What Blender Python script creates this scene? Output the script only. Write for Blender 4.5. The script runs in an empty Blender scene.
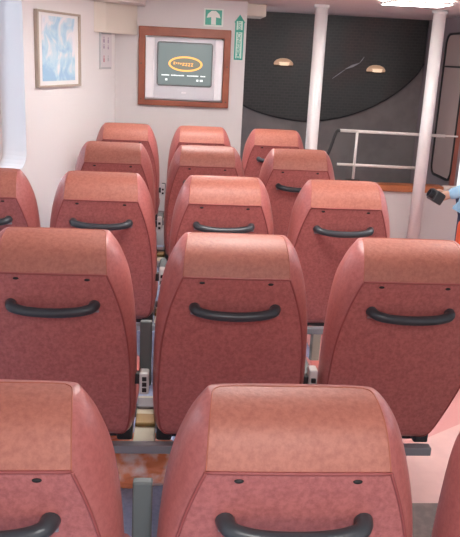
import bpy, bmesh, math, random
from mathutils import Vector, Matrix
random.seed(7)
C = bpy.context.scene.collection
R = math.radians

# ------------------------------------------------------------------ materials
def mat(name, col, rough=.6, metal=0., noise=None, bump=0., emit=None, spec=.5):
    m = bpy.data.materials.new(name); m.use_nodes = True
    nt = m.node_tree; b = nt.nodes['Principled BSDF']
    b.inputs['Base Color'].default_value = (*col, 1)
    b.inputs['Roughness'].default_value = rough
    b.inputs['Metallic'].default_value = metal
    b.inputs['Specular IOR Level'].default_value = spec
    if emit:
        b.inputs['Emission Color'].default_value = (*emit[0], 1)
        b.inputs['Emission Strength'].default_value = emit[1]
    if noise:
        scale, col2, lo, hi = noise
        tc = nt.nodes.new('ShaderNodeTexCoord')
        n = nt.nodes.new('ShaderNodeTexNoise'); n.inputs['Scale'].default_value = scale
        n.inputs['Detail'].default_value = 6
        r = nt.nodes.new('ShaderNodeValToRGB')
        r.color_ramp.elements[0].position = lo; r.color_ramp.elements[0].color = (*col, 1)
        r.color_ramp.elements[1].position = hi; r.color_ramp.elements[1].color = (*col2, 1)
        nt.links.new(tc.outputs['Object'], n.inputs['Vector'])
        nt.links.new(n.outputs['Fac'], r.inputs['Fac'])
        nt.links.new(r.outputs['Color'], b.inputs['Base Color'])
        if bump:
            bp = nt.nodes.new('ShaderNodeBump'); bp.inputs['Strength'].default_value = bump
            bp.inputs['Distance'].default_value = .002
            nt.links.new(n.outputs['Fac'], bp.inputs['Height'])
            nt.links.new(bp.outputs['Normal'], b.inputs['Normal'])
    return m

def vinyl(name, c1, c2, rough=.42):
    """mottled grained vinyl: coarse blotches times fine dark flecks"""
    m = mat(name, c1, rough); nt = m.node_tree; b = nt.nodes['Principled BSDF']
    tc = nt.nodes.new('ShaderNodeTexCoord')
    n1 = nt.nodes.new('ShaderNodeTexNoise'); n1.inputs['Scale'].default_value = 85; n1.inputs['Detail'].default_value = 8
    n1.inputs['Roughness'].default_value = .7
    r1 = nt.nodes.new('ShaderNodeValToRGB')
    r1.color_ramp.elements[0].position = .36; r1.color_ramp.elements[0].color = (*c2, 1)
    r1.color_ramp.elements[1].position = .6; r1.color_ramp.elements[1].color = (*c1, 1)
    n2 = nt.nodes.new('ShaderNodeTexNoise'); n2.inputs['Scale'].default_value = 120; n2.inputs['Detail'].default_value = 3
    bp = nt.nodes.new('ShaderNodeBump'); bp.inputs['Strength'].default_value = .25; bp.inputs['Distance'].default_value = .002
    for n in (n1, n2): nt.links.new(tc.outputs['Object'], n.inputs['Vector'])
    nt.links.new(n1.outputs['Fac'], r1.inputs['Fac'])
    nt.links.new(r1.outputs['Color'], b.inputs['Base Color'])
    nt.links.new(n2.outputs['Fac'], bp.inputs['Height'])
    nt.links.new(bp.outputs['Normal'], b.inputs['Normal'])
    return m

M = {}
M['vinyl'] = vinyl('red vinyl', (.47, .148, .134), (.33, .094, .086))
M['side'] = vinyl('red vinyl bolster', (.46, .148, .134), (.38, .112, .102), .38)
M['head'] = vinyl('worn tan red vinyl', (.445, .160, .112), (.35, .112, .080), .50)
M['piping'] = mat('dark red piping', (.30, .068, .062), .5)
M['stitch'] = mat('tan red stitching', (.40, .12, .075), .5)
M['grip'] = mat('charcoal plastic', (.040, .046, .054), .32)
M['mount'] = mat('grey mount', (.35, .35, .37), .35, .6)
M['hole'] = mat('black recess', (.012, .008, .008), .6)
M['hinge'] = mat('black hinge', (.025, .025, .028), .4)
M['beam'] = mat('grey painted steel', (.23, .23, .25), .45)
M['pad'] = mat('grey green armrest', (.12, .145, .145), .5)
M['bracket'] = mat('pale grey bracket', (.62, .62, .60), .4, .2)
M['beige'] = mat('beige painted metal', (.55, .52, .40), .5)
M['brass'] = mat('olive brass', (.26, .17, .06), .4, .3)
M['wall'] = mat('white wall paint', (.90, .87, .86), .55)
M['wallgrey'] = mat('pale grey wall laminate', (.70, .665, .655), .5)
M['ceil'] = mat('ceiling with red bounce tint', (.86, .71, .67), .6)  # pink tint bakes reflected reddish light into the ceiling colour
M['trim'] = mat('white ceiling trim', (.86, .78, .74), .5)
M['soffit'] = mat('cream soffit', (.80, .74, .64), .5)
M['carpet'] = mat('blue grey carpet', (.34, .40, .58), .9, noise=(60, (.42, .48, .66), .35, .65), bump=.3)
M['pink'] = mat('pale pink deck', (.74, .47, .43), .5, noise=(9, (.68, .42, .39), .4, .65))
M['rose'] = mat('rose deck', (.66, .30, .28), .5)
M['taupe'] = mat('taupe deck', (.22, .17, .155), .6, noise=(30, (.17, .13, .12), .4, .6))
M['wood'] = mat('red brown wood', (.36, .105, .055), .4, noise=(8, (.27, .07, .035), .35, .65))
M['ledge'] = mat('orange brown wood', (.55, .19, .075), .4, noise=(10, (.42, .13, .05), .35, .65))
M['silver'] = mat('silver television plastic', (.68, .68, .72), .35)
M['silverlight'] = mat('light silver speaker', (.92, .91, .94), .4)
M['bezel'] = mat('dark grey bezel', (.12, .125, .13), .4)
M['screen'] = mat('grey teal lit screen', (.02, .025, .025), .2, emit=((.085, .10, .098), 1.0))
M['glow'] = mat('orange screen graphic', (.3, .1, .02), .4, emit=((.62, .28, .07), 1.0))
M['glowwhite'] = mat('white screen text', (.4, .4, .4), .4, emit=((.36, .40, .39), 1.0))
M['dim'] = mat('olive screen oval', (.02, .02, .02), .3, emit=((.10, .095, .07), 1.0))
M['green'] = mat('sign green', (.05, .42, .30), .4)
M['palegreen'] = mat('sign pale green', (.42, .78, .62), .4)
M['signwhite'] = mat('sign white', (.80, .86, .80), .4)
M['mint'] = mat('pale mint', (.62, .84, .74), .4)
M['pole'] = mat('white gloss paint', (.92, .90, .89), .3)
M['rail'] = mat('brushed rail', (.86, .82, .78), .3, .1)
M['darkrail'] = mat('dark rail', (.05, .05, .05), .4)
M['farwall'] = mat('grey far wall', (.26, .235, .225), .7, noise=(6, (.225, .20, .195), .4, .6))
M['recess'] = mat('mauve grey recess wall', (.30, .245, .255), .6)
M['paneright'] = mat('brown grey pane', (.46, .36, .33), .35)
M['gasket'] = mat('black gasket', (.02, .018, .02), .5)
M['redtrim'] = mat('red brown edge trim', (.30, .09, .06), .4)
M['tan'] = mat('tan lamp glass', (.48, .30, .20), .4, emit=((.55, .34, .22), .25))
M['lampwarm'] = mat('warm lamp opening', (.6, .45, .3), .4, emit=((.8, .55, .38), .45))
M['bronze'] = mat('dark bronze lip', (.10, .06, .035), .4)
M['fixture'] = mat('lit ceiling diffuser', (.9, .9, .9), .4, emit=((1, .97, .94), 11.0))
M['frame'] = mat('pale gold frame', (.50, .42, .34), .4)
M['matboard'] = mat('white mat board', (.90, .89, .89), .6)
M['paper'] = mat('white notice sheet', (.80, .76, .78), .5)
M['purple'] = mat('faint purple print', (.45, .34, .48), .6)
M['rosemark'] = mat('faint pink print', (.68, .34, .40), .6)
M['greyprint'] = mat('faint grey print', (.55, .55, .57), .6)
M['shirt'] = mat('light blue cloth', (.36, .60, .80), .8, noise=(25, (.30, .53, .74), .4, .6))
M['navy'] = mat('navy cloth', (.035, .045, .10), .85)
M['skin'] = mat('skin', (.55, .32, .23), .5)
M['hair'] = mat('black hair', (.015, .012, .010), .5)
M['orange'] = mat('bright orange cloth', (.80, .13, .05), .6)
M['black'] = mat('black camera plastic', (.015, .015, .018), .35)
M['lens'] = mat('dark lens glass', (.02, .02, .03), .08)
M['eye'] = mat('eye white', (.8, .8, .78), .3)
M['lip'] = mat('lip', (.5, .2, .18), .5)

def dark_panel_mat():
    m = mat('dark fine tiled panel', (.03, .03, .03), .35); nt = m.node_tree; b = nt.nodes['Principled BSDF']
    tc = nt.nodes.new('ShaderNodeTexCoord')
    mp = nt.nodes.new('ShaderNodeMapping'); mp.inputs['Rotation'].default_value = (R(90), 0, 0)
    br = nt.nodes.new('ShaderNodeTexBrick'); br.inputs['Scale'].default_value = 9
    br.inputs['Color1'].default_value = (.032, .034, .032, 1); br.inputs['Color2'].default_value = (.040, .041, .038, 1)
    br.inputs['Mortar'].default_value = (.052, .052, .049, 1); br.inputs['Mortar Size'].default_value = .03
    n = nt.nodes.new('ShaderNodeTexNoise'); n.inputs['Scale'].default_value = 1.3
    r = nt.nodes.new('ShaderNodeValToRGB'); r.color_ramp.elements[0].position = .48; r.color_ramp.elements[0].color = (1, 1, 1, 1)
    r.color_ramp.elements[1].position = .72; r.color_ramp.elements[1].color = (2.0, .95, .85, 1)  # reddish patches paint a red reflection into the panel colour
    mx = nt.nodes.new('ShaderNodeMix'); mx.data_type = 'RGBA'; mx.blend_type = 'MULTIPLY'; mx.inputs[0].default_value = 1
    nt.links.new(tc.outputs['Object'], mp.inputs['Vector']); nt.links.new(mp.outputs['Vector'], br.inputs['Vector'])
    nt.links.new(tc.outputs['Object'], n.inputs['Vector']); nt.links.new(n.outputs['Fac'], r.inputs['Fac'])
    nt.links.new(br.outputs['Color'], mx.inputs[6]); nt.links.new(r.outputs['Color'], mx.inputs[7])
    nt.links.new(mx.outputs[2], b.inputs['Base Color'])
    return m
M['dark'] = dark_panel_mat()

def art_mat():
    m = mat('pale blue abstract print', (.5, .7, .9), .5); nt = m.node_tree; b = nt.nodes['Principled BSDF']
    tc = nt.nodes.new('ShaderNodeTexCoord')
    n = nt.nodes.new('ShaderNodeTexNoise'); n.inputs['Scale'].default_value = 7; n.inputs['Detail'].default_value = 5
    n.inputs['Distortion'].default_value = 1.2
    r = nt.nodes.new('ShaderNodeValToRGB'); e = r.color_ramp.elements
    e[0].position = .36; e[0].color = (.38, .62, .82, 1); e[1].position = .64; e[1].color = (.88, .88, .92, 1)
    k = e.new(.5); k.color = (.56, .78, .90, 1)
    sp = nt.nodes.new('ShaderNodeSeparateXYZ'); ad = nt.nodes.new('ShaderNodeMath'); ad.operation = 'MULTIPLY_ADD'
    ad.inputs[1].default_value = .55; 
    nt.links.new(tc.outputs['Object'], n.inputs['Vector']); nt.links.new(tc.outputs['Object'], sp.inputs[0])
    nt.links.new(sp.outputs['Z'], ad.inputs[0]); nt.links.new(n.outputs['Fac'], ad.inputs[2])
    nt.links.new(ad.outputs[0], r.inputs['Fac']); nt.links.new(r.outputs['Color'], b.inputs['Base Color'])
    return m
M['art'] = art_mat()

def glass_mat():
    m = bpy.data.materials.new('window glass'); m.use_nodes = True; nt = m.node_tree; nt.nodes.clear()
    o = nt.nodes.new('ShaderNodeOutputMaterial'); t = nt.nodes.new('ShaderNodeBsdfTransparent')
    t.inputs['Color'].default_value = (.82, .90, .97, 1)
    g = nt.nodes.new('ShaderNodeBsdfGlossy'); g.inputs['Roughness'].default_value = .05
    x = nt.nodes.new('ShaderNodeMixShader'); x.inputs[0].default_value = .08
    nt.links.new(t.outputs[0], x.inputs[1]); nt.links.new(g.outputs[0], x.inputs[2]); nt.links.new(x.outputs[0], o.inputs[0])
    return m
M['glass'] = glass_mat()

def bag_mat():
    m = mat('orange jacket in clear wrap', (.85, .26, .12), .18, noise=(14, (.92, .68, .62), .47, .68), bump=.6)
    return m
M['wrap'] = bag_mat()

# ------------------------------------------------------------------ mesh helpers
def obj(name, bm, m, parent=None, smooth=False, loc=None, recalc=True):
    if recalc: bmesh.ops.recalc_face_normals(bm, faces=bm.faces)
    me = bpy.data.meshes.new(name); bm.to_mesh(me); bm.free()
    me.materials.append(M[m] if isinstance(m, str) else m)
    if smooth:
        for p in me.polygons: p.use_smooth = True
    o = bpy.data.objects.new(name, me); C.objects.link(o)
    if parent: o.parent = parent
    if loc is not None: o.location = loc
    return o
def tag(o, label=None, cat=None, group=None, kind=None):
    if label: o['label'] = label
    if cat: o['category'] = cat
    if group: o['group'] = group
    if kind: o['kind'] = kind
    return o
def thing(name, label, cat, loc=(0, 0, 0), rz=0, group=None):
    o = bpy.data.objects.new(name, None); C.objects.link(o)
    o.location = loc; o.rotation_euler = (0, 0, rz); o.empty_display_size = .1
    return tag(o, label, cat, group)
def struct(name, bm, m, parent=None, **k):
    o = obj(name, bm, m, parent, **k)
    if parent is None: o['kind'] = 'structure'
    return o
def box(bm, x0, x1, y0, y1, z0, z1, bev=0, seg=2, mtx=None):
    t = bmesh.new()
    bmesh.ops.create_cube(t, size=1)
    for v in t.verts:
        v.co = Vector(((x0+x1)/2+v.co.x*(x1-x0), (y0+y1)/2+v.co.y*(y1-y0), (z0+z1)/2+v.co.z*(z1-z0)))
    if bev: bmesh.ops.bevel(t, geom=t.edges[:], offset=bev, segments=seg, affect='EDGES', profile=.5)
    if mtx: bmesh.ops.transform(t, matrix=mtx, verts=t.verts)
    me = bpy.data.meshes.new('t'); t.to_mesh(me); t.free(); bm.from_mesh(me); bpy.data.meshes.remove(me)
    return bm
def B(*a, **k): return box(bmesh.new(), *a, **k)
def tube(bm, pts, rad, n=12, cap=True, flat=1.0, up=None):
    pts = [Vector(p) for p in pts]
    rads = rad if isinstance(rad, (list, tuple)) else [rad]*len(pts)
    rings = []; prev = None
    for i, p in enumerate(pts):
        d = (pts[min(i+1, len(pts)-1)]-pts[max(i-1, 0)]).normalized()
        if prev is None:
            a = Vector((0, 0, 1)) if abs(d.z) < .9 else Vector((1, 0, 0))
            u = (a-d*a.dot(d)).normalized()
        else: u = (prev-d*prev.dot(d)).normalized()
        prev = u; w = d.cross(u)
        rings.append([bm.verts.new(p+rads[i]*(math.cos(2*math.pi*k/n)*u+flat*math.sin(2*math.pi*k/n)*w)) for k in range(n)])
    for a, b in zip(rings, rings[1:]):
        for k in range(n): bm.faces.new((a[k], a[(k+1) % n], b[(k+1) % n], b[k]))
    if cap: bm.faces.new(rings[0]); bm.faces.new(rings[-1])
    return bm
def T(*a, **k): return tube(bmesh.new(), *a, **k)
def smooth_path(pts, n=8):
    pts = [Vector(p) for p in pts]; out = []
    P = [pts[0]*2-pts[1]]+pts+[pts[-1]*2-pts[-2]]
    for i in range(1, len(P)-2):
        for k in range(n):
            t = k/n; a, b, c, d = P[i-1], P[i], P[i+1], P[i+2]
            out.append(.5*((2*b)+(c-a)*t+(2*a-5*b+4*c-d)*t*t+(3*b-a-3*c+d)*t**3))
    out.append(pts[-1]); return out
def prism(poly, z0, z1):
    """vertical prism over a plan polygon"""
    bm = bmesh.new()
    lo = [bm.verts.new((x, y, z0)) for x, y in poly]; hi = [bm.verts.new((x, y, z1)) for x, y in poly]
    n = len(poly)
    for i in range(n): bm.faces.new((lo[i], lo[(i+1) % n], hi[(i+1) % n], hi[i]))
    bm.faces.new(lo); bm.faces.new(hi); return bm
def slab(poly, y0, y1):
    """upright slab over an x-z outline"""
    bm = bmesh.new()
    a = [bm.verts.new((x, y0, z)) for x, z in poly]; b = [bm.verts.new((x, y1, z)) for x, z in poly]
    n = len(poly)
    for i in range(n): bm.faces.new((a[i], a[(i+1) % n], b[(i+1) % n], b[i]))
    bm.faces.new(a); bm.faces.new(b); return bm
def ring_slab(outer, inner, y0, y1):
    """upright ring between two x-z outlines with the same vertex count"""
    bm = bmesh.new(); n = len(outer)
    V = [[bm.verts.new((x, y, z)) for x, z in poly] for poly in (outer, inner) for y in (y0, y1)]
    o0, o1, i0, i1 = V
    for k in range(n):
        j = (k+1) % n
        bm.faces.new((o0[k], o0[j], o1[j], o1[k])); bm.faces.new((i0[k], i1[k], i1[j], i0[j]))
        bm.faces.new((o0[k], i0[k], i0[j], o0[j])); bm.faces.new((o1[k], o1[j], i1[j], i1[k]))
    return bm
def rrect(x0, x1, z0, z1, r, n=6):
    out = []
    for cx, cz, a0 in ((x1-r, z0+r, -90), (x1-r, z1-r, 0), (x0+r, z1-r, 90), (x0+r, z0+r, 180)):
        for k in range(n+1):
            a = R(a0+90*k/n); out.append((cx+r*math.cos(a), cz+r*math.sin(a)))
    return out
def ellipsoid(bm, c, r, u=16, v=10, mtx=None):
    t = bmesh.new(); bmesh.ops.create_uvsphere(t, u_segments=u, v_segments=v, radius=1)
    for q in t.verts: q.co = Vector((c[0]+q.co.x*r[0], c[1]+q.co.y*r[1], c[2]+q.co.z*r[2]))
    if mtx: bmesh.ops.transform(t, matrix=mtx, verts=t.verts)
    me = bpy.data.meshes.new('t'); t.to_mesh(me); t.free(); bm.from_mesh(me); bpy.data.meshes.remove(me)
    return bm
def text_mesh(s, size, extrude=.0006, bold=0):
    cu = bpy.data.curves.new('t', 'FONT'); cu.body = s; cu.size = size; cu.extrude = extrude; cu.offset = bold
    cu.align_x = 'CENTER'; cu.align_y = 'CENTER'
    o = bpy.data.objects.new('t', cu); C.objects.link(o)
    dg = bpy.context.evaluated_depsgraph_get(); dg.update()
    me = bpy.data.meshes.new_from_object(o.evaluated_get(dg))
    bpy.data.objects.remove(o); bm = bmesh.new(); bm.from_mesh(me); bpy.data.meshes.remove(me)
    bmesh.ops.transform(bm, matrix=Matrix.Rotation(R(90), 4, 'X'), verts=bm.verts)   # stands up facing -y
    return bm
def evaluated(o):
    dg = bpy.context.evaluated_depsgraph_get(); dg.update()
    return bpy.data.meshes.new_from_object(o.evaluated_get(dg))

# ------------------------------------------------------------------ camera
CAM_H = 1.62
f, yaw, pit, rol = 734.0, R(4.54), R(16.24), R(2.81)
fw = Vector((math.sin(yaw)*math.cos(pit), math.cos(yaw)*math.cos(pit), -math.sin(pit)))
r0 = Vector((math.cos(yaw), -math.sin(yaw), 0)); u0 = r0.cross(fw)
rr = math.cos(rol)*r0+math.sin(rol)*u0; uu = -math.sin(rol)*r0+math.cos(rol)*u0
cd = bpy.data.cameras.new('camera'); cam = bpy.data.objects.new('camera', cd); C.objects.link(cam)
mt = Matrix((rr, uu, -fw)).transposed().to_4x4(); mt.translation = (0, 0, CAM_H)
cam.matrix_world = mt
cd.sensor_fit = 'VERTICAL'; cd.sensor_height = 36; cd.lens = f/537*36; cd.clip_start = .02
bpy.context.scene.camera = cam

# ------------------------------------------------------------------ the room
YW, ZC, YF = 6.2, 2.03, 7.4
ca = Vector((-.521, YW)); LA = R(20)
ld = Vector((-math.sin(LA), -math.cos(LA)))            # along the left wall, towards the viewer
ln = Vector((-math.cos(LA), math.sin(LA)))             # out of the room
def lw(s, o=0): p = ca+ld*s+ln*o; return (p.x, p.y)
LEN = 8.2
# floor with its bands
bm = prism([(-3.9, -1.6), (5.2, -1.6), (5.2, YF+.1), (-3.9, YF+.1)], -.1, 0)
struct('floor', bm, 'carpet')
struct('trim_1', prism([(.80, 2.39), (.80, 2.70), (1.14, 2.88), (1.36, 3.025), (2.9, 3.9), (3.5, 2.39)], .0, .006), 'pink')
struct('trim_2', prism([(.80, 2.70), (.80, 6.15), (2.38, 6.15), (2.9, 3.9), (1.36, 3.025), (1.14, 2.88)], .0, .006), 'rose')
struct('trim_3', prism([(.80, -.8), (.80, 2.39), (3.5, 2.39), (4.0, -.8)], .0, .006), 'taupe')
# ceiling
struct('ceiling', prism([(-3.9, -1.6), (5.2, -1.6), (5.2, YF+.1), (-3.9, YF+.1)], ZC, ZC+.08), 'ceil')
# left wall: one window plus an unseen one added for daylight
zs0, zs1, SR, WT = .83, 1.95, .11, .18
wins = [(1.36, 2.75), (3.15, 4.55)]
def left_local(bm):
    """x (along wall) / y (out) / z  ->  world"""
    mtx = Matrix(((ld.x, ln.x, 0, ca.x), (ld.y, ln.y, 0, ca.y), (0, 0, 1, 0), (0, 0, 0, 1)))
    bmesh.ops.transform(bm, matrix=mtx, verts=bm.verts); return bm
bm = bmesh.new()
cuts = [-.02]+[c for w in wins for c in w]+[LEN]
for a, b in zip(cuts[0::2], cuts[1::2]): box(bm, a, b, 0, WT, 0, ZC)
for a, b in wins:
    box(bm, a, b, 0, WT, 0, zs0); box(bm, a, b, 0, WT, zs1, ZC)
    # rounded corners of the opening
    for cx, cz, sx, sz in ((a, zs0, 1, 1), (b, zs0, -1, 1), (a, zs1, 1, -1), (b, zs1, -1, -1)):
        poly = [(cx, cz)]+[(cx+sx*SR*(1-math.cos(R(t))), cz+sz*SR*(1-math.sin(R(t)))) for t in range(0, 91, 15)]
        t = slab(poly, 0, WT); me = bpy.data.meshes.new('t'); t.to_mesh(me); t.free(); bm.from_mesh(me)
struct('wall_left', left_local(bm), 'wall')
for i, (a, b) in enumerate(wins):
    w = struct('window_%d' % (i+1), left_local(ring_slab(rrect(a-.02, b+.02, zs0-.02, zs1+.02, SR+.02), rrect(a+.03, b-.03, zs0+.03, zs1-.03, SR-.03), WT+.001, WT+.03)), 'trim')  # window_2 is the added unseen one
    obj('window_pane', left_local(slab(rrect(a+.02, b-.02, zs0+.02, zs1-.02, SR-.02), WT+.01, WT+.018)), 'glass', w)
# front wall with the television niche
bm = bmesh.new()
NX0, NX1, NZ0, NZ1 = -.281, .357, 1.235, 1.737
box(bm, -.66, NX0, YW, YW+.14, 0, ZC); box(bm, NX1, .531, YW, YW+.14, 0, ZC)
box(bm, NX0, NX1, YW, YW+.14, 0, NZ0); box(bm, NX0, NX1, YW, YW+.14, NZ1, ZC)
box(bm, NX0, NX1, YW+.46, YW+.48, NZ0-.05, NZ1+.05)
struct('wall_front', bm, 'wallgrey')
# cream soffit in the corner and the moulding over it
struct('trim_4', prism([lw(.37), (-.56, 5.90), (-.345, YW-.001), lw(0)], 1.735, ZC), 'soffit')
struct('trim_5', prism([lw(.60), (-.60, 5.66), (-.44, 5.70), (-.33, 5.80), (-.285, 5.95), (-.28, YW-.001), lw(0)], 1.955, ZC-.001), 'trim')
# recess behind the railing
struct('wall_back', B(.30, 2.60, YF, YF+.06, 0, ZC), 'farwall')
struct('wall_right', B(2.41, 2.47, YW+.085, YF, 0, ZC), 'recess')
struct('trim_6', B(.532, .70, YW+.15, YW+.55, 1.93, ZC-.001, bev=.008), 'soffit')
RA = R(20); ra = Vector((2.501, YW)); rd = Vector((math.sin(RA), -math.cos(RA))); rn = Vector((math.cos(RA), math.sin(RA)))
def rw(s, o=0): p = ra+rd*s+rn*o; return (p.x, p.y)
added_wins_r = [(1.3, 2.7), (3.1, 4.5)]  # unseen windows added to throw daylight onto the left wall
def right_local(bm):
    mtx = Matrix(((rd.x, rn.x, 0, ra.x), (rd.y, rn.y, 0, ra.y), (0, 0, 1, 0), (0, 0, 0, 1)))
    bmesh.ops.transform(bm, matrix=mtx, verts=bm.verts); return bm
bm = bmesh.new(); cuts = [0]+[c for w in added_wins_r for c in w]+[LEN]
for a, b in zip(cuts[0::2], cuts[1::2]): box(bm, a, b, 0, .1, 0, ZC)
for a, b in added_wins_r: box(bm, a, b, 0, .1, 0, zs0); box(bm, a, b, 0, .1, zs1, ZC)
M['sidewall'] = mat('dull pink wall', (.58, .44, .42), .6)
struct('wall_side', right_local(bm), 'sidewall')
for i, (a, b) in enumerate(added_wins_r):
    w = struct('window_%d' % (i+4), right_local(ring_slab(rrect(a, b, zs0, zs1, .02), rrect(a+.05, b-.05, zs0+.05, zs1-.05, .08), .03, .06)), 'trim')
    obj('window_pane', right_local(slab(rrect(a+.03, b-.03, zs0+.03, zs1-.03, .05), .04, .048)), 'glass', w)  # pane of an added unseen window
# low wall with wooden cap
struct('trim_9', B(2.32, 2.50, YW-.012, YW+.084, .545, .605, bev=.02), 'trim')
struct('wall_low', B(1.36, 2.50, YW, YW+.08, 0, .545), 'wallgrey')
struct('trim_7', B(1.34, 2.32, YW-.025, YW+.11, .545, .605, bev=.012), 'ledge')
# window on the recess side wall
def side_ring(o, i, x0, x1):
    bm = ring_slab(o, i, x0, x1)
    for v in bm.verts: v.co = Vector((v.co.y, v.co.x, v.co.z))
    return bm
w = struct('window_3', side_ring(rrect(6.26, 6.78, .63, 1.895, .10), rrect(6.275, 6.765, .645, 1.88, .085), 2.385, 2.411), 'gasket')
obj('window_pane', B(2.398, 2.411, 6.27, 6.77, .65, 1.875), 'paneright', w)
obj('glazing_bar', B(2.388, 2.411, 6.27, 6.77, 1.60, 1.615), 'gasket', w)
struct('trim_8', B(2.395, 2.43, YW+.05, YW+.0845, .606, 1.54), 'redtrim')

# dark panel with the curved lower edge
pts = [(.34, 1.40), (.45, 1.27), (.637, 1.146), (.83, 1.077), (1.064, 1.032), (1.318, 1.020), (1.618, 1.07), (1.913, 1.181), (2.152, 1.328), (2.33, 1.50), (2.40, 1.62)]
sm = [(p.x, p.z) for p in smooth_path([(x, 0, z) for x, z in pts], 5)]
dp = thing('dark_panel', 'large dark panel with curved lower edge on the far wall behind the white poles', 'panel', (1.4, YF-.03, 1.02))
off = lambda bm: (bmesh.ops.translate(bm, vec=(-1.4, -YF+.03, -1.02), verts=bm.verts), bm)[1]
obj('panel_face', off(slab(sm+[(2.40, ZC-.002), (.34, ZC-.002)], YF-.03, YF-.001)), 'dark', dp)
obj('edge_band', off(T([(x, YF-.032, z) for x, z in sm], .007, n=8)), 'gasket', dp)
streak = bmesh.new()  # pale mesh streaks imitating light reflected on the panel
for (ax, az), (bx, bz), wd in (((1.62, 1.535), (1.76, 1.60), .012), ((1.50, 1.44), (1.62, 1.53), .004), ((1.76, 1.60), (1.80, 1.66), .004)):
    tube(streak, [(ax, YF-.033, az), ((ax+bx)/2, YF-.033, (az+bz)/2), (bx, YF-.033, bz)], [.002, wd, .002], n=6, flat=.2)
obj('reflection_streak', off(streak), M['mount'], dp)
# dome lamps on it
def dome_lamp(x, z, label):
    L = thing('wall_lamp', label, 'lamp', (x, YF-.032, z), 0, 'dome lamps on the dark panel')
    bm = bmesh.new(); n = 24; prof = [(0.001, .052), (.035, .049), (.068, .036), (.088, .018), (.096, 0), (.09, -.014)]
    rings = [[bm.verts.new((q*math.cos(math.pi*k/n), -q*.75*math.sin(math.pi*k/n), zz)) for k in range(n+1)] for q, zz in prof]
    for a, b in zip(rings, rings[1:]):
        for k in range(n): bm.faces.new((a[k], a[k+1], b[k+1], b[k]))
    obj('lamp_shade', bm, 'tan', L, smooth=True)
    bm = bmesh.new()
    poly = [(.058*math.cos(math.pi*k/16), -.014-.058*.75*math.sin(math.pi*k/16)) for k in range(17)]
    t = prism(poly, -.020, .012); me = bpy.data.meshes.new('t'); t.to_mesh(me); t.free(); bm.from_mesh(me)
    obj('bulb_cover', bm, 'lampwarm', L, loc=(0, -.022, .004))
    obj('lip', T([(.09*math.cos(math.pi*k/16), -.07*math.sin(math.pi*k/16), -.017) for k in range(17)], .006, n=8), 'bronze', L)
dome_lamp(1.008, 1.558, 'tan dome lamp on the dark panel, left of the first white pole')
dome_lamp(1.926, 1.536, 'tan dome lamp on the dark panel, between the two white poles')

# poles
def pole(x, y, label):
    p = thing('support_pole', label, 'pole', (x, y, 0), 0, 'white poles')
    obj('shaft', T([(0, 0, .012), (0, 0, ZC-.026)], .05, n=24), 'pole', p, smooth=False)
    obj('base_flange', T([(0, 0, .0), (0, 0, .012)], .085, n=24), 'pole', p)
    obj('top_flange', T([(0, 0, ZC-.026), (0, 0, ZC-.002)], .06, n=24), 'pole', p)
    for c in p.children:
        for q in c.data.polygons: q.use_smooth = len(q.vertices) == 4
pole(1.10, 6.03, 'white round pole nearer the television, left of the railing')
pole(2.03, 5.98, 'white round pole in front of the low wall, beside the person with a camera')

# railing
rl = thing('guard_rail', 'pale metal two bar railing on the wooden capped low wall', 'railing', (1.5, YW+.04, .605))
ro = lambda pts: [(x-1.5, y-YW-.04, z-.605) for x, y, z in pts]
yr = YW+.04
obj('top_rail', T(ro([(1.375, yr, 1.045), (2.29, yr, 1.034)]), .0135), 'rail', rl, smooth=True)
obj('mid_rail', T(ro([(1.375, yr, .758), (2.115, yr, .750)]), .0125), 'rail', rl, smooth=True)
obj('post', T(ro([(1.525, yr, .605), (1.525, yr, 1.04)]), .012), 'rail', rl, smooth=True)
obj('post', T(ro([(2.115, yr, .605), (2.115, yr, 1.037)]), .012), 'rail', rl, smooth=True)
obj('end_plate', B(.60, .63, -.035, .035, 0, .014), 'rail', rl)
obj('end_bracket', T(ro([(2.29, yr, 1.034), (2.405, yr, 1.034)]), .007), 'rail', rl)
obj('end_plate', B(-.03, .08, -.035, .035, 0, .03, bev=.006), 'darkrail', rl)
obj('sloping_handrail', T(ro(smooth_path([(1.375, yr, 1.045), (1.345, yr, 1.03), (1.30, yr, .88), (1.22, yr+.02, .62), (1.10, yr+.05, .25)], 6)), .014), 'darkrail', rl, smooth=True)

# ceiling lights
def fixture(x, y, label, w=.5, d=.34):
    t = thing('ceiling_light', label, 'light', (x, y, ZC), 0, 'ceiling lights')
    obj('frame', ring_slab(rrect(-w/2-.02, w/2+.02, -d/2-.02, d/2+.02, .02), rrect(-w/2, w/2, -d/2, d/2, .01), 0, .012), 'trim', t)
    t.children[0].rotation_euler = (R(-90), 0, 0); t.children[0].location = (0, 0, -.0125)
    o = obj('diffuser', B(-w/2, w/2, -d/2, d/2, -.026, -.001), 'fixture', t); return t
fixture(1.60, 5.22, 'lit square ceiling light at the top right edge of the photo', .40, .30)
for x, y, lab in ((1.64, 3.0, 'added unseen ceiling light over the aisle above the third row'), (.15, 4.9, 'added unseen ceiling light over the seats before the television'),
                  (.25, 2.6, 'added unseen ceiling light over the second row'), (.3, .0, 'added unseen ceiling light behind the viewer')):
    fixture(x, y, lab, .6, .4)  # unseen fixtures added to even out the cabin lighting

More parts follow.
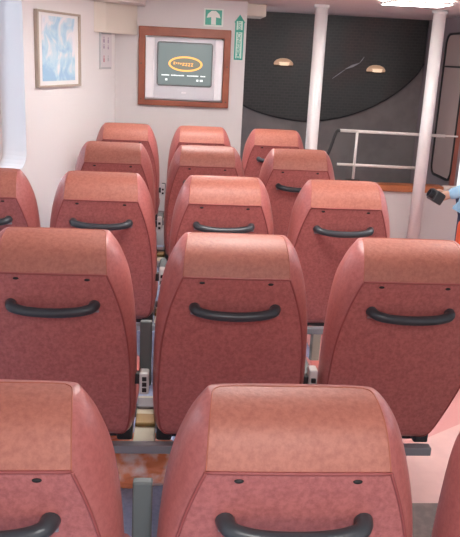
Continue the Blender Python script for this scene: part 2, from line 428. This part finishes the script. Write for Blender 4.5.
# ------------------------------------------------------------------ television in its wooden frame
tf = thing('wooden_surround', 'red brown wooden frame around the television on the front wall', 'frame', (.04, YW, 1.19))
bm = bmesh.new()
for a in ((-.33, .408, 1.735, 1.806), (-.33, .408, 1.192, 1.235)): box(bm, a[0]-.04, a[1]-.04, -.035, -.001, a[2]-1.19, a[3]-1.19, bev=.006)
for a in ((-.33, -.276), (.354, .408)): box(bm, a[0]-.04, a[1]-.04, -.0345, -.001, 1.2-1.19, 1.80-1.19, bev=.006)
obj('frame_border', bm, 'wood', tf)
for x, z in ((-.348, .33), (.345, .33), (-.348, .05), (.345, .05)): obj('screw_cap', ellipsoid(bmesh.new(), (x, -.036, z), (.006, .003, .006), 10, 6), 'bronze', tf)
tv = thing('television', 'silver tube television showing an orange oval emblem', 'television', (.04, YW, 1.240))
obj('cabinet', B(-.315, .310, -.02, .10, .002, .490, bev=.012), 'silver', tv)
obj('tube_housing', B(-.24, .24, .10, .40, .04, .44, bev=.05), 'silver', tv)
for s, a, b in ((-1, -.314, -.242), (1, .245, .309)): obj('speaker', B(a, b, -.034, -.015, .012, .484, bev=.008), 'silverlight', tv)
obj('bezel', ring_slab(rrect(-.222, .226, .112, .456, .02), rrect(-.211, .218, .122, .446, .012), -.026, -.018), 'bezel', tv)
sc = obj('screen', slab(rrect(-.212, .219, .122, .447, .012), -.0222, -.015), 'screen', tv)
def at_screen(bm, x, z): bmesh.ops.translate(bm, vec=(x, -.0232, z), verts=bm.verts); return bm
n = 40; ell = lambda a, b: [(a*math.cos(2*math.pi*k/n), b*math.sin(2*math.pi*k/n)) for k in range(n)]
obj('emblem_field', at_screen(slab(ell(.128, .050), 0, .0005), .008, .288), 'dim', sc)
obj('emblem_ring', at_screen(ring_slab(ell(.138, .060), ell(.122, .046), -.0005, .0005), .008, .288), 'glow', sc)
bm = bmesh.new()                                        # unreadable blurred lettering, reproduced as a row of small strokes
xx = -.098
for wd, h, dz in ((.020, .020, .004), (.012, .012, .005), (.014, .013, .004), (.014, .013, .002), (.022, .022, -.002), (.020, .024, -.003), (.020, .026, -.004), (.020, .026, -.004)):
    box(bm, xx, xx+wd-.004, -.001, .0003, dz-h/2, dz-h/2+.006); box(bm, xx+.001, xx+wd-.003, -.001, .0003, dz+h/2-.006, dz+h/2)
    tube(bm, [(xx+wd-.006, -.0006, dz+h/2-.003), (xx+.003, -.0006, dz-h/2+.003)], .003, n=5, flat=.3); xx += wd+.003
obj('emblem_lettering', at_screen(bm, .008, .288), 'glow', sc)
for a, b in ((-.196, -.130), (-.118, -.010), (.010, .105), (.120, .165)):
    bm = bmesh.new(); q = a
    while q < b-.006:
        wdt = .008+.006*random.random(); box(bm, q, min(q+wdt, b), -.0006, .0003, -.004, .004+.002*random.random()); q += wdt+.001
    obj('caption_word', at_screen(bm, .012, .196), 'glowwhite', sc)
for a, b in ((-.165, -.147), (.088, .105), (.116, .140)): obj('caption_mark', at_screen(box(bmesh.new(), a, b, -.0006, .0003, -.042, -.026), .012, .196), 'glowwhite', sc)
obj('badge', B(-.02, .02, -.0225, -.019, .055, .066, bev=.002), 'silverlight', tv)

# ------------------------------------------------------------------ signs
sg = thing('arrow_sign', 'square green sign with a pale upward arrow above the television', 'sign', (.262, YW, 1.897))
obj('plate', B(-.078, .078, -.006, -.0005, -.068, .068), 'signwhite', sg)
obj('green_field', B(-.066, .066, -.0072, -.005, -.057, .057), 'green', sg)
ar = [(-.019, -.055), (.019, -.055), (.019, .002), (.056, -.004), (.045, .026), (.018, .050), (-.018, .050), (-.045, .026), (-.056, -.004), (-.019, .002)]
obj('arrow', slab(ar, -.0086, -.006), 'signwhite', sg)
es = thing('exit_sign', 'narrow upright green emergency exit sign at the wall edge beside the television', 'sign', (.474, YW, 1.58))
pl = [(-.036, 0), (.036, 0), (.036, .285), (.044, .290), (.0, .350), (-.044, .290), (-.036, .285)]
obj('plate', slab(pl, -.006, -.0005), 'green', es)
obj('pale_strip', B(-.024, .024, -.0072, -.005, .012, .215), 'mint', es)
obj('pale_strip', B(-.024, .024, -.0072, -.005, .232, .300), 'mint', es)
for s, z, size in (('EMERGENCY', .113, .037), ('EXIT', .266, .034)):
    bm = text_mesh(s, size, bold=.0006)
    bmesh.ops.rotate(bm, cent=(0, 0, 0), matrix=Matrix.Rotation(R(-90), 3, 'Y'), verts=bm.verts)
    bmesh.ops.translate(bm, vec=(0, -.0078, z), verts=bm.verts); obj('lettering', bm, 'green', es)

# framed print and notice on the left wall
wx = math.atan2(-ld.y, -ld.x)                          # local x runs along the wall away from the viewer, local y out of the room
def on_left(name, label, cat, s, z):
    p = lw(s); return thing(name, label, cat, (p[0], p[1], z), wx)
fp = on_left('framed_picture', 'framed pale blue abstract picture on the white left wall', 'picture', .93, 1.595)
W, Hh = .30, .247
obj('frame', ring_slab(rrect(-W, W, -Hh, Hh, .003, 2), rrect(-W+.02, W-.02, -Hh+.014, Hh-.014, .002, 2), -.025, -.001), 'frame', fp)
obj('mat_board', B(-W+.015, W-.015, -.012, -.002, -Hh+.012, Hh-.012), 'matboard', fp)
obj('print', B(-.225, .225, -.014, -.011, -.205, .215), 'art', fp)
nb = on_left('notice_board', 'small white notice with faint purple and pink symbols beside the corner', 'notice', .19, 1.60)
obj('backing', B(-.095, .095, -.014, -.001, -.135, .135), 'greyprint', nb)
obj('sheet', B(-.088, .095, -.017, -.013, -.122, .125), 'paper', nb)
for (x, z), m, w_, h_ in (((-.045, .078), 'purple', .022, .030), ((.03, .075), 'purple', .016, .030), ((-.045, .030), 'purple', .020, .022), ((.03, .025), 'purple', .015, .02),
                      ((-.045, -.065), 'rosemark', .024, .034), ((.03, -.06), 'greyprint', .018, .03)):
    bm = bmesh.new(); ellipsoid(bm, (x, -.0175, z+h_*.7), (w_*.35, .001, h_*.28), 10, 6)
    box(bm, x-w_*.5, x+w_*.5, -.0182, -.016, z-h_*.55, z+h_*.35, bev=.0008, seg=1)
    obj('symbol', bm, m, nb)

# ------------------------------------------------------------------ the seat
TA = math.tan(R(10))
yb = lambda z: (.972-z)*TA
# z_back, y_back(None = plane), panel half width, edge w, edge y, edge z, front y, front z, front half width
rings = [
 (.402, .130, .185, .200, .16, .404, .21, .41, .18),
 (.418, None, .212, .226, .155, .42, .225, .425, .20),
 (.46, None, .226, .240, .155, .46, .235, .46, .215),
 (.56, None, .230, .246, .145, .56, .235, .56, .22),
 (.68, None, .228, .247, .130, .68, .225, .68, .22),
 (.78, None, .220, .245, .120, .78, .215, .78, .22),
 (.86, None, .204, .241, .115, .86, .205, .86, .215),
 (.93, None, .183, .234, .115, .925, .20, .925, .21),
 (.986, None, .160, .222, .118, .978, .20, .975, .20),
 (1.020, .011, .158, .212, .116, 1.004, .19, 1.004, .19),
 (1.052, .030, .156, .200, .118, 1.033, .185, 1.033, .175),
 (1.075, .060, .153, .185, .122, 1.058, .178, 1.058, .16),
 (1.089, .096, .149, .167, .127, 1.078, .165, 1.077, .144),
 (1.092, .126, .146, .152, .134, 1.089, .150, 1.088, .146),
]
SEAM = 8
def build_backrest():
    bm = bmesh.new(); cr = bm.edges.layers.float.new('crease_edge')
    G = []
    for zb, y, p, w, ye, ze, yf, zf, pf in rings:
        if y is None: y = yb(zb)
        fx = lambda s: (s*(p*.45+w*.55+.006), y*.62+ye*.38-.004, zb*.6+ze*.4)
        row = [(-p, y, zb), (-p/3, y-.002, zb), (p/3, y-.002, zb), (p, y, zb), fx(1), (w, ye, ze), (pf, yf, zf), (pf/3, yf+.004, zf), (-pf/3, yf+.004, zf), (-pf, yf, zf), (-w, ye, ze), fx(-1)]
        G.append([bm.verts.new(q) for q in row])
    for i, (a, b) in enumerate(zip(G, G[1:])):
        for k in range(12):
            fc = bm.faces.new((a[k], a[(k+1) % 12], b[(k+1) % 12], b[k])); fc.smooth = True
            fc.material_index = (2 if i >= SEAM else 1) if k < 3 else 0
    for G0 in (G[0], G[-1]):
        for q in ((1, 0, 9, 8), (2, 1, 8, 7), (3, 2, 7, 6), (4, 3, 6, 5), (0, 11, 10, 9)):
            fc = bm.faces.new([G0[k] for k in q]); fc.smooth = True; fc.material_index = 0
    bmesh.ops.recalc_face_normals(bm, faces=bm.faces)
    for e in bm.edges:
        mi = {fc.material_index for fc in e.link_faces}
        if len(mi) > 1: e[cr] = .55 if 2 in mi and 0 in mi else .75
    me = bpy.data.meshes.new('t'); bm.to_mesh(me); bm.free()
    o = bpy.data.objects.new('t', me); C.objects.link(o)
    for k in range(3): me.materials.append(M[('side', 'vinyl', 'head')[k]])
    s = o.modifiers.new('s', 'SUBSURF'); s.levels = 3; s.render_levels = 3
    ev = evaluated(o); bpy.data.objects.remove(o)
    return ev
def chains(bm, pair):
    es = [e for e in bm.edges if {fc.material_index for fc in e.link_faces} == pair]
    adj = {}
    for e in es:
        for v in e.verts: adj.setdefault(v, []).append(e)
    used = set(); out = []
    starts = [v for v in adj if len(adj[v]) == 1]+list(adj)
    for v in starts:
        path = [v.co.copy()]; cur = v
        while True:
            nx = [e for e in adj[cur] if e not in used]
            if not nx: break
            used.add(nx[0]); cur = nx[0].other_vert(cur); path.append(cur.co.copy())
        if len(path) > 1: out.append(path)
    return out
ev = build_backrest()
base = bmesh.new(); base.from_mesh(ev)
pipe = bmesh.new()
for pr in ({0, 1}, {1, 2}):
    for ch in chains(base, pr): tube(pipe, ch, .0034, n=8)
stit = bmesh.new()
for ch in chains(base, {0, 2}): tube(stit, ch, .0015, n=6)
headb = base.copy(); bmesh.ops.delete(headb, geom=[fc for fc in headb.faces if fc.material_index != 2], context='FACES')
panb = base.copy(); bmesh.ops.delete(panb, geom=[fc for fc in panb.faces if fc.material_index != 1], context='FACES')
bmesh.ops.delete(base, geom=[fc for fc in base.faces if fc.material_index != 0], context='FACES')
for b_ in (headb, panb, base):
    for fc in b_.faces: fc.material_index = 0

def make_seat():
    s = thing('passenger_seat', 'x', 'seat', (0, 0, 0), 0, 'red vinyl passenger seats')
    bk = obj('backrest', base, 'side', s, recalc=False)
    obj('back_panel', panb, 'vinyl', bk, recalc=False)
    h = obj('headrest_cover', headb, 'head', bk, recalc=False); h['label'] = 'worn tan orange headrest cover'
    obj('piping', pipe, 'piping', bk, smooth=True)
    obj('stitching', stit, 'stitch', bk, smooth=True)
    hp = smooth_path([(-.122, .020, .888), (-.119, -.002, .887), (-.106, -.016, .883), (-.065, -.024, .877), (0, -.026, .874),
                      (.065, -.024, .877), (.106, -.016, .883), (.119, -.002, .887), (.122, .020, .888)], 5)
    nn = len(hp); rad = [.0145+.0035*min(1, abs(2*i/(nn-1)-1)**3) for i in range(nn)]
    g = obj('grab_handle', T(hp, rad, n=16), 'grip', s, smooth=True)
    for sx in (-1, 1): obj('handle_mount', B(sx*.119-.014, sx*.119+.016, yb(.880)-.003, yb(.880)+.003, .864, .898, bev=.003), 'mount', g)
    for sx in (-1, 1):
        bm = ellipsoid(bmesh.new(), (sx*.102, yb(.970)-.0015, .970), (.0085, .003, .0042), 12, 8)
        obj('fastener_hole', bm, 'hole', s, smooth=True)
    bm = bmesh.new()
    box(bm, -.232, .232, .17, .66, .372, .455, bev=.03, seg=3)
    cu = obj('seat_cushion', bm, 'side', s, smooth=True)
    bm = bmesh.new()
    for sx in (-1, 1): obj('side_bolster', T(smooth_path([(sx*.205, .20, .45), (sx*.213, .35, .460), (sx*.213, .50, .462), (sx*.20, .63, .445)], 5), .03, n=12), 'side', cu, smooth=True)
    for sx in (-1, 1): obj('recline_hinge', B(sx*.205-.026, sx*.205+.026, .125, .20, .376, .43, bev=.008), 'hinge', s)
    obj('seat_pan', B(-.20, .20, .19, .62, .355, .378, bev=.004), 'hinge', s)
    return s
def copy_tree(o, parent=None):
    c = o.copy(); C.objects.link(c)
    if parent: c.parent = parent
    for ch in list(o.children): copy_tree(ch, c)
    return c
rows = {1: (.221, 1.085, -.038), 2: (.186, 2.066, 0), 3: (.216, 3.164, 0), 4: (.176, 4.208, .009), 5: (.172, 5.295, .016)}
S = .54
labels = {
 (1, -1): 'red seat with worn orange top in the bottom left corner of the photo',
 (1, 0): 'nearest and largest red seat, bottom centre, with worn tan orange top',
 (1, 1): 'red seat in the bottom right corner of the photo, only its left side showing',
 (2, -1): 'red seat in the second row, left of the raised grey armrest',
 (2, 0): 'red seat in the middle of the second row, right of the raised grey armrest',
 (2, 1): 'red seat at the aisle end of the second row, cut by the right edge',
 (3, -2): 'red seat cut by the left edge of the photo, outermost in the third row',
 (3, -1): 'red seat in the third row, straight ahead of the left second row seat',
 (3, 0): 'red seat in the third row, middle, above the second row middle seat',
 (3, 1): 'red seat in the third row at the aisle, below the railing',
 (4, -1): 'red seat in the fourth row on the left, nearest the framed picture',
 (4, 0): 'red seat in the fourth row, middle, second in line below the television',
 (4, 1): 'red seat in the fourth row at the aisle, in front of the nearer white pole',
 (5, -1): 'red seat in the farthest row, left, below the corner of the walls',
 (5, 0): 'red seat in the farthest row, middle, right below the television',
 (5, 1): 'red seat in the farthest row, right, in front of the grey far wall'}
proto = make_seat(); first = True
def aisle_cut(seat):
    """seats beside the aisle have their lower outer corner cut on the slant"""
    for o in [seat]+list(seat.children_recursive):
        if o.type != 'MESH': continue
        kind = o.name.split('.')[0]
        if kind not in ('backrest', 'back_panel', 'piping', 'recline_hinge', 'seat_cushion', 'side_bolster', 'seat_pan'): continue
        if kind not in aisle_data or kind in ('recline_hinge', 'side_bolster'):
            me = o.data.copy()
            for v in me.vertices:
                if kind in ('recline_hinge', 'side_bolster'):
                    if v.co.x > 0: v.co.x -= .075
                elif kind in ('seat_cushion', 'seat_pan'):
                    if v.co.x > 0: v.co.x *= .66
                elif v.co.x > 0 and v.co.z < .66:
                    k = 1-.36*min(1, (.66-v.co.z)/.25)
                    v.co.x *= k
            aisle_data[kind] = me
        o.data = aisle_data[kind]
aisle_data = {}
for (r, c), lab in labels.items():
    x0, y0, dz = rows[r]
    o = proto if first else copy_tree(proto); first = False
    if c == 1: aisle_cut(o)
    o.rotation_euler.x = R(-4) if r == 1 else 0
    if r == 1: y0 -= .068
    o.location = (x0+c*S+(.02 if (r, c) == (3, -2) else 0), y0, dz); o['label'] = lab

# ------------------------------------------------------------------ row frames: beam, legs, armrests
rowname = {1: 'nearest', 2: 'second', 3: 'third', 4: 'fourth', 5: 'farthest'}
for r, (x0, y0, dz) in rows.items():
    cs = [c for (q, c) in labels if q == r]; a, b = min(cs), max(cs)
    t = thing('seat_frame', 'grey beam with legs and armrests carrying the %s row of red seats' % rowname[r], 'seat frame', (x0, y0, 0), 0, 'seat row frames')
    xa, xb = (a-.5)*S+.03, (b+.5)*S-.12
    obj('beam', B(xa, xb, .070, .105, .358+dz, .388+dz, bev=.004), 'beam', t)
    obj('beam', B(xa, xb, .40, .44, (.25 if r == 1 else .315)+dz, (.29 if r == 1 else .352)+dz, bev=.004), 'beam', t)
    for c in (a, b):
        lx = c*S
        bm = bmesh.new(); box(bm, lx-.022, lx+.022, .39, .45, .012, (.27 if r == 1 else .34)+dz, bev=.004); box(bm, lx-.05, lx+.05, .26, .58, .001, .014, bev=.004)
        obj('leg', bm, 'beige', t)
    for k in range(a, b+2):
        gx = (k-.5)*S
        # arm from the beam to the armrest pivot
        if k <= b:
          ga = obj('gap_plate', B(gx-.036, gx+.036, .10, .44, .372+dz, .385+dz, bev=.003), 'beige', t)
          obj('gap_clip', B(gx-.034, gx+.034, .20, .27, .386+dz, .402+dz, bev=.004), 'brass', ga)
          obj('gap_clip', B(gx-.034, gx+.034, .33, .40, .386+dz, .398+dz, bev=.004), 'beam', ga)
        if k > b: gx -= .008
        up = (r in (1, 2) and k == 0)
        if up:
            pad = obj('armrest', B(-.019, .019, -.013, .013, 0, .29 if r == 1 else .215, bev=.004), 'pad', t, loc=(gx, .135, .575+dz))
            pad.rotation_euler = (R(-6), 0, 0)
        else:
            pad = obj('armrest', B(gx-.017, gx+.017, .10, .44, .585+dz, .615+dz, bev=.010), 'pad', t)
        bz = dz
        br = bmesh.new(); box(br, gx-.014, gx+.014, .075, .120, .58+bz, .662+bz, bev=.006)
        if up: br = bmesh.new(); box(br, gx-.016, gx+.014, .070, .112, .57+bz, .645+bz, bev=.006)
        bo = obj('armrest_bracket', br, 'bracket', t)
        for z in (.588, .607, .626) if up else (.60, .628):
            obj('slot', B(gx-.007, gx+.007, .066, .080, z+bz-.007, z+bz+.006), 'hole', bo)
        obj('armrest_pivot', B(gx-.034, gx-.014, .085, .115, .60+bz, .635+bz, bev=.003), 'hinge', bo)

# ------------------------------------------------------------------ life jacket in clear wrap under the second row
bm = bmesh.new(); bmesh.ops.create_icosphere(bm, subdivisions=5, radius=1)
from mathutils import noise as NZ
for v in bm.verts:
    c = v.co.copy(); p = 3.2
    k = (abs(c.x)**p+abs(c.y)**p+abs(c.z)**p)**(-1/p); c *= k
    d = 1+.10*NZ.noise(c*2.6)+.05*NZ.noise(c*7+Vector((3, 1, 2)))
    v.co = Vector((c.x*.155*d, c.y*.115*d, .085+c.z*.082*d))
    if v.co.z < .004: v.co.z = .004
lj = obj('life_jacket', bm, 'wrap', None, smooth=True, loc=(-.125, 2.56, 0))
tag(lj, 'orange life jacket in crinkled clear wrap on the floor under the second row', 'life jacket')

# ------------------------------------------------------------------ person at the right edge, standing, facing left, camera in hand
def skin(name, verts, edges, m, parent, root=0, sub=2):
    me = bpy.data.meshes.new(name); me.from_pydata([v[:3] for v in verts], edges, []); me.update()
    o = bpy.data.objects.new('t', me); C.objects.link(o)
    md = o.modifiers.new('skin', 'SKIN'); md.use_smooth_shade = True
    for i, v in enumerate(verts):
        sv = me.skin_vertices[0].data[i]; rx = v[3]; sv.radius = rx if isinstance(rx, tuple) else (rx, rx); sv.use_root = (i == root)
    s = o.modifiers.new('s', 'SUBSURF'); s.levels = sub; s.render_levels = sub
    ev = evaluated(o); bpy.data.objects.remove(o)
    for p in ev.polygons: p.use_smooth = True
    ev.materials.clear(); ev.materials.append(M[m]); ev.name = name
    q = bpy.data.objects.new(name, ev); C.objects.link(q); q.parent = parent; return q
# local frame: person faces -x, left side is -y
PX, PY = 1.885, 4.40
pe = thing('person', 'person in light blue long sleeves and navy trousers standing at the right edge', 'person', (PX, PY, 0))
V = [(0, 0, .84, .105), (0, 0, 1.00, .095), (0, 0, 1.16, .105), (.01, 0, 1.27, .075), (0, 0, 1.335, .045),        # pelvis..neck 0-4
     (-.015, 0, 1.39, .050), (-.02, 0, 1.45, .078), (-.015, 0, 1.50, .062),                                          # head 5-7
     (0, -.075, .80, .08), (-.08, -.085, .43, .052), (.00, -.09, .08, .036), (-.12, -.09, .035, .030),                   # left leg 8-11
     (0, .075, .80, .08), (-.02, .085, .43, .052), (.06, .09, .08, .036), (-.06, .09, .035, .030),                       # right leg 12-15
     (.01, -.135, 1.245, .055), (.02, -.185, .985, .040), (-.13, -.16, .925, .032), (-.245, -.15, .876, .024), (-.278, -.148, .862, .026),   # left arm 16-20
     (.01, .135, 1.245, .055), (.04, .185, .985, .040), (.03, .19, .86, .034), (.01, .19, .745, .024), (-.005, .188, .71, .026)]        # right arm 21-25
E_ = [(0, 1), (1, 2), (2, 3), (3, 4), (4, 5), (5, 6), (6, 7), (0, 8), (8, 9), (9, 10), (10, 11), (0, 12), (12, 13), (13, 14), (14, 15),
      (3, 16), (16, 17), (17, 18), (18, 19), (19, 20), (3, 21), (21, 22), (22, 23), (23, 24), (24, 25)]
# fingers: four curling over the camera's far side, thumb on the near side, both hands
def fingers(root, palm, sgn):
    px, py, pz = palm
    for k, (dx, ln) in enumerate(((.0, .9), (-.010, 1.0), (-.020, .95), (-.030, .8))):
        i = len(V)
        z0 = pz+.012-.012*k
        V.extend([(px-.028, py, z0, .0085), (px-.052*ln, py+sgn*.004, z0-.004, .008), (px-.068*ln, py+sgn*.018, z0-.008, .007), (px-.062*ln, py+sgn*.034, z0-.010, .006)])
        E_.extend([(root, i), (i, i+1), (i+1, i+2), (i+2, i+3)])
    i = len(V)
    V.extend([(px-.006, py+sgn*.010, pz+.026, .010), (px-.028, py+sgn*.022, pz+.034, .009), (px-.045, py+sgn*.028, pz+.033, .007)])
    E_.extend([(root, i), (i, i+1), (i+1, i+2)])
fingers(20, V[20][:3], 1)
rp = V[25][:3]                                          # right hand hangs, lightly curled
for k in range(4):
    i = len(V); xk = rp[0]-.022+.014*k; fl = (.9, 1, .95, .8)[k]
    V.extend([(xk, rp[1], rp[2]-.035, .0085), (xk-.004, rp[1]-.004, rp[2]-.035-.028*fl, .008), (xk-.008, rp[1]-.014, rp[2]-.035-.048*fl, .007), (xk-.010, rp[1]-.026, rp[2]-.035-.058*fl, .006)])
    E_.extend([(25, i), (i, i+1), (i+1, i+2), (i+2, i+3)])
i = len(V); V.extend([(rp[0]-.028, rp[1]-.010, rp[2]-.010, .010), (rp[0]-.042, rp[1]-.018, rp[2]-.034, .009), (rp[0]-.044, rp[1]-.022, rp[2]-.052, .007)])
E_.extend([(25, i), (i, i+1), (i+1, i+2)])
body = skin('body', V, E_, 'skin', pe, 0, 2)
g = .012
SV = [(0, 0, .86, .120), (0, 0, .76, .122), (0, 0, 1.00, .112), (0, 0, 1.16, .118), (.01, 0, 1.26, .088),
      (.01, -.135, 1.245, .066), (.02, -.187, .985, .052), (-.13, -.16, .925, .042), (-.266, -.149, .868, .036),
      (.01, .135, 1.245, .066), (.04, .187, .985, .052), (.03, .19, .86, .044), (.012, .19, .76, .037), (0, 0, 1.30, .062)]
SE = [(0, 1), (0, 2), (2, 3), (3, 4), (4, 5), (5, 6), (6, 7), (7, 8), (4, 9), (9, 10), (10, 11), (11, 12), (4, 13)]
skin('shirt', SV, SE, 'shirt', pe, 0)
TV = [(0, 0, .85, .110), (0, -.078, .79, .093), (-.08, -.086, .43, .068), (-.002, -.09, .09, .055), (0, .078, .79, .093), (-.02, .086, .43, .068), (.058, .09, .09, .055)]
skin('trousers', TV, [(0, 1), (1, 2), (2, 3), (0, 4), (4, 5), (5, 6)], 'navy', pe, 0)
for sx, (hx, hy) in ((-1, (.00, -.09)), (1, (.06, .09))):
    bm = bmesh.new(); ellipsoid(bm, (hx-.06, hy, .04), (.13, .048, .040), 20, 12)
    for v in bm.verts: v.co.z = max(v.co.z, .002)
    obj('shoe', bm, 'black', pe, smooth=True)
bm = bmesh.new(); ellipsoid(bm, (.0, 0, 1.470), (.105, .092, .100), 24, 16)
for v in bm.verts:
    if v.co.x < -.05 and v.co.z < 1.50: v.co.x = -.05
obj('hair', bm, 'hair', pe, smooth=True)
for sy in (-1, 1):
    obj('eye', ellipsoid(bmesh.new(), (-.093, sy*.030, 1.452), (.010, .013, .008), 12, 8), 'eye', pe, smooth=True)
    obj('ear', ellipsoid(bmesh.new(), (-.01, sy*.088, 1.44), (.018, .010, .028), 12, 8), 'skin', pe, smooth=True)
obj('nose', ellipsoid(bmesh.new(), (-.104, 0, 1.432), (.018, .012, .022), 12, 8), 'skin', pe, smooth=True)
obj('mouth', ellipsoid(bmesh.new(), (-.088, 0, 1.402), (.010, .022, .006), 12, 8), 'lip', pe, smooth=True)

cm = thing('camera', 'black compact camera held out by the person at the right edge', 'camera', (PX-.312, PY-.112, .852))
ry = Matrix.Rotation(R(28), 4, 'Y')
def rot(bm, m=ry): bmesh.ops.transform(bm, matrix=m, verts=bm.verts); return bm
obj('camera_body', rot(B(-.035, .028, -.055, .062, -.036, .036, bev=.008)), 'black', cm)
obj('lens', rot(T([(-.030, -.01, 0), (-.062, -.01, 0)], .028, n=20)), 'black', cm)
obj('lens_glass', rot(T([(-.060, -.01, 0), (-.063, -.01, 0)], .022, n=20)), 'lens', cm)
hb = thing('shoulder_bag', 'bright orange shoulder bag hanging at the hip of the person', 'bag', (PX-.09, PY-.25, .535))
bm = B(-.12, .16, -.045, .045, .02, .21, bev=.035, seg=4); obj('bag_body', bm, 'orange', hb, smooth=True)
obj('bag_flap', B(-.118, .158, -.052, -.03, .10, .212, bev=.008), 'orange', hb)
obj('bag_strap', T(smooth_path([(-.09, 0, .20), (-.03, .01, .42), (.03, .09, .62), (.09, .18, .755), (.16, .13, .68), (.17, .02, .42), (.14, 0, .20)], 6), .012, n=8, flat=.4), 'navy', hb)

# ------------------------------------------------------------------ daylight
w = bpy.data.worlds.new('World'); bpy.context.scene.world = w; w.use_nodes = True
bg = w.node_tree.nodes['Background']; bg.inputs[0].default_value = (.95, .97, 1, 1); bg.inputs[1].default_value = .58
def daylight(p, n, size, power):
    d = bpy.data.lights.new('daylight', 'AREA'); d.shape = 'RECTANGLE'; d.size = size; d.size_y = .9; d.energy = power; d.color = (1, .985, .975)
    o = bpy.data.objects.new('daylight', d); C.objects.link(o)
    o.location = (p[0], p[1], 2.50); o.rotation_euler = Vector((-n.x, -n.y, -.85)).to_track_quat('-Z', 'Z').to_euler()
for a, b in wins: daylight(lw((a+b)/2, .85), ln, b-a, 130)  # second lamp serves the added window
for a, b in added_wins_r: daylight(rw((a+b)/2, .85), rn, b-a, 110)  # fill lamps outside the added right windows
sc_ = bpy.context.scene
sc_.view_settings.view_transform = 'Standard'; sc_.view_settings.look = 'None'
sc_.view_settings.exposure = 1.27; sc_.view_settings.gamma = 1.0
sc_.view_settings.use_curve_mapping = False
